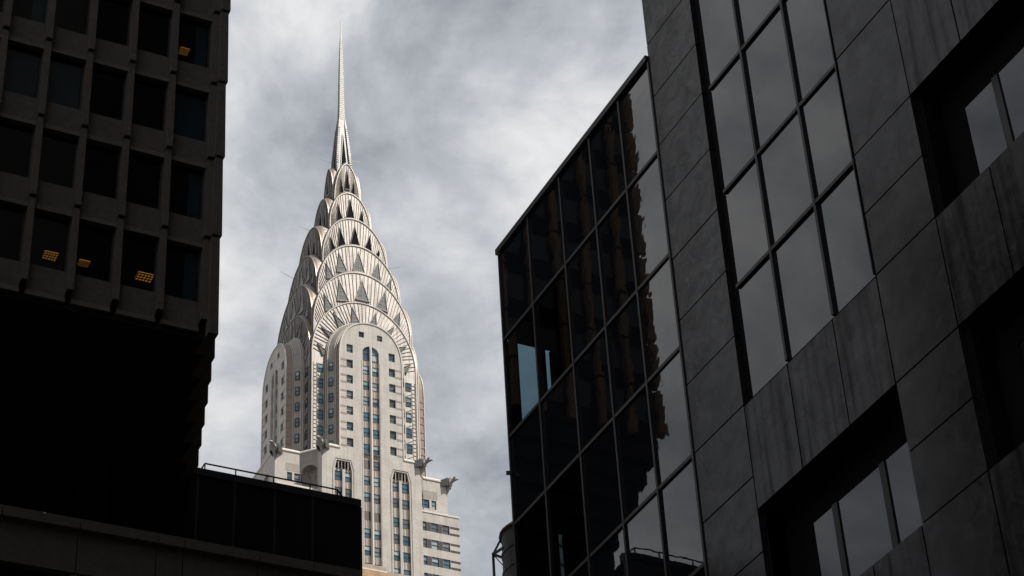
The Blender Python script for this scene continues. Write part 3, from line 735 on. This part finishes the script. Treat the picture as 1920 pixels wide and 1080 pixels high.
# lit ceiling fixtures behind the glass
lamps = [(29.99, 94.38, 93.75, 'square lit louvre lamp seen behind the upper window near the corner', .34, .34), (22.66, 75.87, 75.15, 'lit louvre lamp in the lowest window row, leftmost of three', .46, .40),
         (24.66, 75.89, 75.15, 'lit louvre lamp in the lowest window row, middle of three', .36, .30), (28.34, 75.90, 75.15, 'lit louvre lamp in the lowest window row, rightmost of three', .55, .42)]
for (xu, zu, s0, lab, wx, wy) in lamps:
    kf = (s0+3.95)/zu; x = xu*S1*kf; y = YL*kf; z = 1.7+(s0+3.95)*S1
    t = thing('ceiling_lamp', (x, y, z-.1), lab, 'ceiling lamp', 'lit ceiling lamps inside the concrete tower')
    boxo('diffuser', x-wx/2, x+wx/2, y-wy/2, y+wy/2, z-.05, z-.002, M['lamp'], t)
    lb = MB()
    for i in range(6): xx = x-wx/2+wx*i/5; lb.box(xx-.012, xx+.012, y-wy/2, y+wy/2, z-.09, z-.051)
    for i in range(4): yy = y-wy/2+wy*i/3; lb.box(x-wx/2, x+wx/2, yy-.010, yy+.010, z-.085, z-.0515)
    lb.build('louvre_grid', M['louvbar'], t, fix=False)

# ================================================================== podium parapet in the lower left
S2 = .40; YP = 40.0
pod = thing('concrete_podium', (10, YP, 0), 'dark concrete podium parapet with panel joints and projecting coping, bottom left', 'podium')
jx = [4.3, 8.6, 12.9, 17.1, 21.37, 25.6, 29.98, 31.48, 35.8, 39.0, 41.95]
for a, b in zip(jx, jx[1:]):
    piece('coping_stone', a*S2+.01, b*S2-.01, YP-.14, YP+.5, 1.7+58.12*S2, 1.7+58.72*S2, M['conc2'], pod)
    piece('parapet_panel', a*S2+.012, b*S2-.012, YP, YP+.22, 1.7+55.62*S2, 1.7+58.1*S2, M['conc2'], pod)
    piece('bracket', b*S2-.07, b*S2+.09, YP+.03, YP+.3, 1.7+55.0*S2, 1.7+55.60*S2, M['conc2'], pod)
boxo('podium_wall', .5, 41.9*S2, YP+.35, YP+11, 0, 1.7+58.0*S2, M['black'], pod)
lw = MB()
o = piece('spotlight', 17.9*S2*1.318-.02, 17.9*S2*1.318+.03, YP-.16, YP-.12, 1.7+58.6*S2, 1.7+58.7*S2, M['coping'], pod)

# ================================================================== dark glass block with roof railing
S3 = .72; YB = 72.0
blk = thing('dark_glass_block', (26, YB, 0), 'low black glass block below the art deco tower, with a thin railing on its roof', 'building')
bx = [18, 20.5, 23, 25.3, 27.7, 29.9, 32.15, 34.33, 36.75, 39.03, 42.02]
ztop = 1.7+63.5*S3
for a, b in zip(bx, bx[1:]):
    for z0, z1 in ((57.6, 63.0), (51.6, 57.4), (45.5, 51.4)):
        piece('glass_panel', a*S3+.03, b*S3-.03, YB, YB+.1, 1.7+z0*S3, 1.7+z1*S3, M['wing_dark'], blk)
    piece('mullion', b*S3-.05, b*S3+.03, YB-.06, YB+.1, 1.7+45.5*S3, 1.7+63.0*S3, M['railing'], blk)
boxo('roof_edge', bx[0]*S3, bx[-1]*S3, YB-.08, YB+.4, 1.7+63.05*S3, ztop, M['railing'], blk)
boxo('block_body', bx[0]*S3, bx[-1]*S3-.05, YB+.11, YB+16, 0, 1.7+63.04*S3, M['black'], blk)
rail = thing('roof_railing', (28, YB+.8, ztop), 'thin black steel railing along the roof edge of the dark glass block', 'railing')
px = [32.75, 34.6, 36.9, 39.15, 40.85]; yr = YB+.5; zr = ztop+.62
for i, a in enumerate(px):
    mb = MB(); mb.bar((a*S3, yr, ztop-.2), (a*S3, yr, zr), .045); mb.build('post', M['railing'], rail)
mb = MB(); mb.bar((px[0]*S3, yr, zr), (px[-1]*S3, yr, zr), .05); mb.build('top_rail', M['railing'], rail)
mb = MB(); mb.bar((px[-1]*S3, yr, zr), (px[-1]*S3+.55, yr, ztop-.1), .05); mb.build('brace', M['railing'], rail)
mb = MB(); mb.bar((px[0]*S3, yr, zr), (px[0]*S3, yr+3, zr), .05); mb.bar((px[0]*S3, yr+3, zr), (px[0]*S3, yr+3, ztop-.2), .045); mb.build('return_rail', M['railing'], rail)

# ================================================================== granite tower on the right
S4 = .762; XR = 36.5
gy = lambda u: u*S4
gz = lambda u: 1.7+u*S4
gr = thing('granite_office_tower', (XR, 35, 0), 'dark granite and mirror glass office tower filling the right side', 'office building')
GAP = .032
def stone(y0, y1, z0, z1, mat='granite', th=.24):
    dx = random.uniform(-.006, .006)
    return piece('granite_panel', XR+dx, XR+th, gy(y0)+GAP, gy(y1)-GAP, gz(z0)+GAP, gz(z1)-GAP, M[mat], gr)
def pane(y0, y1, z0, z1, x=XR+.06, mat='mirror2', root=None, name='glass_pane'):
    o = piece(name, x, x+.03, gy(y0)+.02, gy(y1)-.02, gz(z0)+.02, gz(z1)-.02, M[mat], root or gr)
    o.rotation_euler = (0, random.uniform(-.003, .003), random.uniform(-.004, .004)); return o
def mull(y, z0, z1, root=None, w=.13, x0=XR-.05, x1=XR+.1): return piece('mullion', x0, x1, gy(y)-w/2, gy(y)+w/2, gz(z0), gz(z1), M['bronze'], root or gr)
def railh(z, y0, y1, root=None, w=.15, x0=XR-.035, x1=XR+.09): return piece('rail', x0, x1, gy(y0), gy(y1), gz(z)-w/2, gz(z)+w/2, M['bronze'], root or gr)
ZJ = [33.8, 37.6, 41.3, 45.1, 48.9, 52.7, 56.55, 60.35, 64.1, 67.9, 71.6, 74.95, 78.7, 82.4, 86.1]
for a, b in zip(ZJ, ZJ[1:]): stone(68.75, 73.4, a, b)
for a, b in ((33.8, 40.65), (40.65, 43.9), (43.9, 47.2), (47.2, 52.65), (52.65, 55.9), (55.9, 59.15), (59.15, 64.8), (64.8, 71.2), (71.2, 77.6)): stone(53.55, 57.9, a, b)
RZ = [52.7, 58.9, 64.6, 71.3, 77.7, 84.0]; RY = [57.9, 61.15, 64.95, 68.05]
for a, b in zip(RZ, RZ[1:]):
    for c, d in zip(RY, RY[1:]): pane(c, d, a, b)
for y in RY[1:3]: mull(y, 52.75, 84.0)
mull(57.98, 52.75, 84, w=.05)
for z in RZ[1:]: railh(z, 57.9, 68.05)
for a, b in ((57.9, 61.3), (61.3, 65.0), (65.0, 68.75)):
    stone(a, b, 47.17, 52.62, 'granite2'); stone(a, b, 34.2, 40.65, 'granite2')
for z0, z1 in ((59.15, 64.8), (47.2, 52.6), (34.2, 40.65)):
    for a, b in ((53.55, 49.9), (49.9, 46.2), (46.2, 42.6)): stone(b, a, z0, z1, 'granite2')
for a, b in ((33.8, 40.65), (40.65, 47.2), (47.2, 52.65), (52.65, 59.15), (59.15, 64.8)): stone(38.2, 42.6, a, b)
# recessed window bands
XG = XR+1.0
for (y0, y1, z0, z1, ms) in ((57.9, 68.72, 40.68, 47.17, (66.6, 64.85, 61.25, 58.4)), (42.6, 53.55, 52.62, 59.13, (51.9, 49.77, 46.1)), (42.6, 53.55, 40.68, 47.2, (51.9, 49.77, 46.1))):
    ys = [y0]+sorted(ms); zt = z1-1.55
    for a, b in zip(ys, ys[1:]): pane(a, b, z0, zt, XG, 'mirror2')
    for m_ in ms[1:]: mull(m_, z0, zt, w=.30, x0=XG-.06, x1=XG+.02)
    boxo('recess_shade_panel', XG-.02, XG+.04, gy(ms[0]), gy(y1)-.002, gz(z0)+.002, gz(z1)-.002, M['black'], gr)  # added black sheet, painted for the dark depth of a deeper recess
    boxo('recess_shade_panel', XG-.02, XG+.04, gy(y0)+.002, gy(ms[0])-.002, gz(zt), gz(z1)-.002, M['black'], gr)
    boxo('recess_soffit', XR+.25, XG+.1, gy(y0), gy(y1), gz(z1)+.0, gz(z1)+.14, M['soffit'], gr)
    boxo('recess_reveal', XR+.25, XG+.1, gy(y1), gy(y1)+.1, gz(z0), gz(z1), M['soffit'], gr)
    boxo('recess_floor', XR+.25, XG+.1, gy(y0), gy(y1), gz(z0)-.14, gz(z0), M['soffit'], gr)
# structure behind the cladding
boxo('tower_body', XR+2.36, 80, -45, gy(73.4)-.05, 0, 190, M['city'], gr)  # unseen height, raised to keep the sun off the concrete tower
for (y0, y1, z0, z1) in ((53.3, 57.95, 20, 90), (68.72, 73.35, 20, 90), (57.95, 68.72, 47.4, 90), (57.95, 68.72, 20, 40.45), (42.8, 53.3, 59.4, 90), (42.8, 53.3, 47.45, 52.4), (42.8, 53.3, 20, 40.45), (10, 42.6, 20, 90)):
    boxo('backing_wall', XR+.27, XR+2.35, gy(y0), gy(y1), gz(z0), gz(z1), M['black'], gr)
boxo('slot_shade_strip', XR+.20, XR+.26, gy(68.05), gy(68.75), gz(52.7), gz(84), M['black'], gr)  # black strip painted for the shadow inside the slot
boxo('upper_wall', XR+.02, XR+2.34, -45, gy(73.38), gz(90), 190, M['granite'], gr)
boxo('near_wall', XR+.02, XR+.26, -45, gy(38.1), 0, gz(90), M['granite'], gr)
boxo('lower_wall', XR+.02, XR+.26, gy(38.1), gy(73.38), 0, gz(33.7), M['granite'], gr)

# --- mirror glass wing beside it
wg = thing('mirror_glass_wing', (XR, 56, 0), 'black mirror glass building wing with bronze grid and sloping roofline, beside the granite tower', 'office building')
WY = [73.4, 76.85, 80.35, 84.1, 88.2, 92.15]; WZ = [28.8, 34.8, 40.8, 46.9, 52.7, 58.9, 64.6, 71.3, 77.6]
for i, (a, b) in enumerate(zip(WY, WY[1:])):
    for c, d in zip(WZ, WZ[1:]):
        clear = i >= 3 and c in (64.6, 52.7)
        pane(a, b, c, d, XR+.04, 'cglass' if clear else 'mirror', wg)
for y in WY: mull(y, 28.8, 77.5, wg, w=.12)
for z in WZ[:-1]: railh(z, 73.4, 92.15, wg, w=.15)
boxo('roof_cap', XR-.12, 60, gy(73.42), gy(92.35), gz(77.6), gz(78.0), M['bronze'], wg)
ym, yn = gy(86.0), gy(92.1)
boxo('wing_core', XR+3.6, 60, gy(73.4), yn-.12, 0, gz(77.55), M['black'], wg)
boxo('wing_inner', XR+.12, XR+3.6, gy(73.4), ym-.6, 0, gz(77.55), M['black'], wg)
boxo('corner_infill', XR+.12, XR+3.6, ym-.6, yn-.12, gz(71.1), gz(77.5), M['black'], wg)
boxo('corner_infill', XR+.12, XR+3.6, ym-.6, yn-.12, gz(58.7), gz(64.7), M['black'], wg)
boxo('corner_infill', XR+.12, XR+3.6, ym-.6, yn-.12, 0, gz(52.6), M['black'], wg)
def nhole(z0, z1, xs):      # end wall of the corner room with its openings
    mb = MB(); edges = [XR+.1]
    for a, b in xs: mb.box(edges[-1], a, yn-.12, yn, z0, z1); edges.append(b)
    mb.box(edges[-1], XR+3.6, yn-.12, yn, z0, z1)
    mb.build('end_wall', M['black'], wg, fix=False)
nhole(gz(64.7), gz(71.1), [(37.10, 38.14), (38.48, 38.72)]); nhole(gz(52.6), gz(58.7), [(38.49, 38.71)])
boxo('end_cladding', XR+.05, XR+.1, yn-.1, yn+.06, gz(28), gz(77.55), M['bronze'], wg)
boxo('end_cladding', XR+3.6, 60, yn-.12, yn, gz(28), gz(77.55), M['wing_dark'], wg)
mb = MB(); mb.bar((XR-.02, yn, gz(62.2)), (XR-.22, yn+.1, gz(62.2)), .14); mb.build('corner_fitting', M['bronze'], wg)

# ================================================================== water tank behind the wing
tk = thing('water_tank', (50.5, 95, 54), 'dark cedar rooftop water tank in a steel frame, peeking out behind the mirror glass wing', 'water tank')
cx, cy, rt = 50.55, 95.0, 1.85
def cring(r_, z, n=28): return [(cx+r_*math.cos(2*math.pi*i/n), cy+r_*math.sin(2*math.pi*i/n), z) for i in range(n)]
MB().tube([cring(rt, 57.2), cring(rt-.04, 61.9)]).build('tank_shell', M['tankwood'], tk)
MB().tube([cring(rt+.12, 61.9), cring(rt+.10, 62.02), cring(rt*.75, 62.55), cring(rt*.35, 62.95), cring(.05, 63.1)]).build('tank_roof', M['tankwood'], tk)
for z in (58.2, 59.4, 60.6): MB().tube([cring(rt+.03, z), cring(rt+.04, z+.1)]).build('hoop', M['railing'], tk)
for i in range(4):
    a = R(45+90*i+12); p = (cx+2.35*math.cos(a), cy+2.35*math.sin(a)); a2 = R(45+90*(i+1)+12); q = (cx+2.35*math.cos(a2), cy+2.35*math.sin(a2))
    mb = MB(); mb.bar((*p, 40), (*p, 61.1), .12); mb.build('frame_post', M['railing'], tk)
    mb = MB(); mb.bar((*p, 61.0), (*q, 61.0), .12); mb.bar((*p, 58.6), (*q, 58.6), .14); mb.bar((*p, 61.0), (*q, 58.6), .04); mb.bar((*p, 58.6), (*q, 61.0), .04); mb.build('frame_beam', M['railing'], tk)
    mb = MB(); mb.bar((*p, 61.0), (cx+rt*math.cos(a), cy+rt*math.sin(a), 61.95), .1); mb.build('frame_strut', M['railing'], tk)
hb = thing('tank_building', (58, 100, 0), 'masonry block below the water tank, hidden behind the mirror glass wing', 'building')
boxo('walls', 47, 75, 90, 118, 0, 40, M['city'], hb); boxo('parapet', 46.8, 75.2, 89.8, 118.2, 40, 40.8, M['sand2'], hb)

# ================================================================== sandstone parapet below the tower
ss = thing('sandstone_building', (104, 248, 0), 'warm sandstone parapet tops at the foot of the art deco tower, bottom centre', 'building')
boxo('upper_parapet', 88, 104.64, 240, 243, 138, 144.3, M['sand2'], ss)
boxo('parapet_string_course', 88, 104.7, 239.85, 240, 143.35, 143.55, M['coping'], ss)
boxo('corner_block', 90, 102.95, 236, 239.8, 136, 141.05, M['sand'], ss)
boxo('lower_parapet', 104.66, 116, 240.5, 243, 136, 143.95, M['sand2'], ss)
boxo('front_parapet', 102.97, 116, 238.5, 240.3, 136, 142.35, M['sand2'], ss)
boxo('walls', 88, 116, 243, 262, 0, 142, M['sand2'], ss)

# ================================================================== neighbour seen in the mirror glass, plus added unseen light-blocking blocks
nb = thing('finned_concrete_block', (14, 90, 0), 'dark finned concrete tower that the mirror glass wing reflects', 'office building')
Xa, ya = 16.43, 90.0; zo = 66.7
boxo('upper_mass', Xa+.4, 27, ya, ya+24, zo, 150, M['soffit'], nb)
boxo('lower_mass', Xa+2.9, 26.8, ya+1.6, ya+24, 0, zo, M['soffit'], nb)
for i in range(26):
    z = zo+i*3.3
    boxo('corner_fin', Xa-.0, Xa+.45, ya-.4, ya+.2, z+.15, z+3.1, M['lit_fin'], nb)
    for k in range(1, 6): piece('fin', Xa+k*1.9, Xa+k*1.9+.35, ya-.45, ya, z+.1, z+3.2, M['lit_fin'], nb)
    if i < 16: piece('window_band', Xa+.8, 27, ya-.03, ya+.02, z+1.2, z+3.0, M['wing_dark'], nb)
for i in range(5): boxo('stepped_panel', Xa+.45+.55*i, 26.9, ya+.1+.3*i, ya+8, zo-1.35*(i+1), zo-1.35*i-.01, M['soffit'], nb)
st = thing('added_front_block', (-60, 0, 0), 'unseen masonry block added left of the camera to darken light and reflections', 'building')  # added out of view to dim the sky light and darken reflections
boxo('walls', -90, -34, -90, 48, 0, 60, M['city'], st)
st = thing('added_rear_block', (0, -110, 0), 'unseen masonry block added behind the camera to keep glass reflections dark', 'building')  # added out of view, made tall so the left windows reflect dark
boxo('walls', -50, 110, -150, -95, 0, 230, M['city'], st)
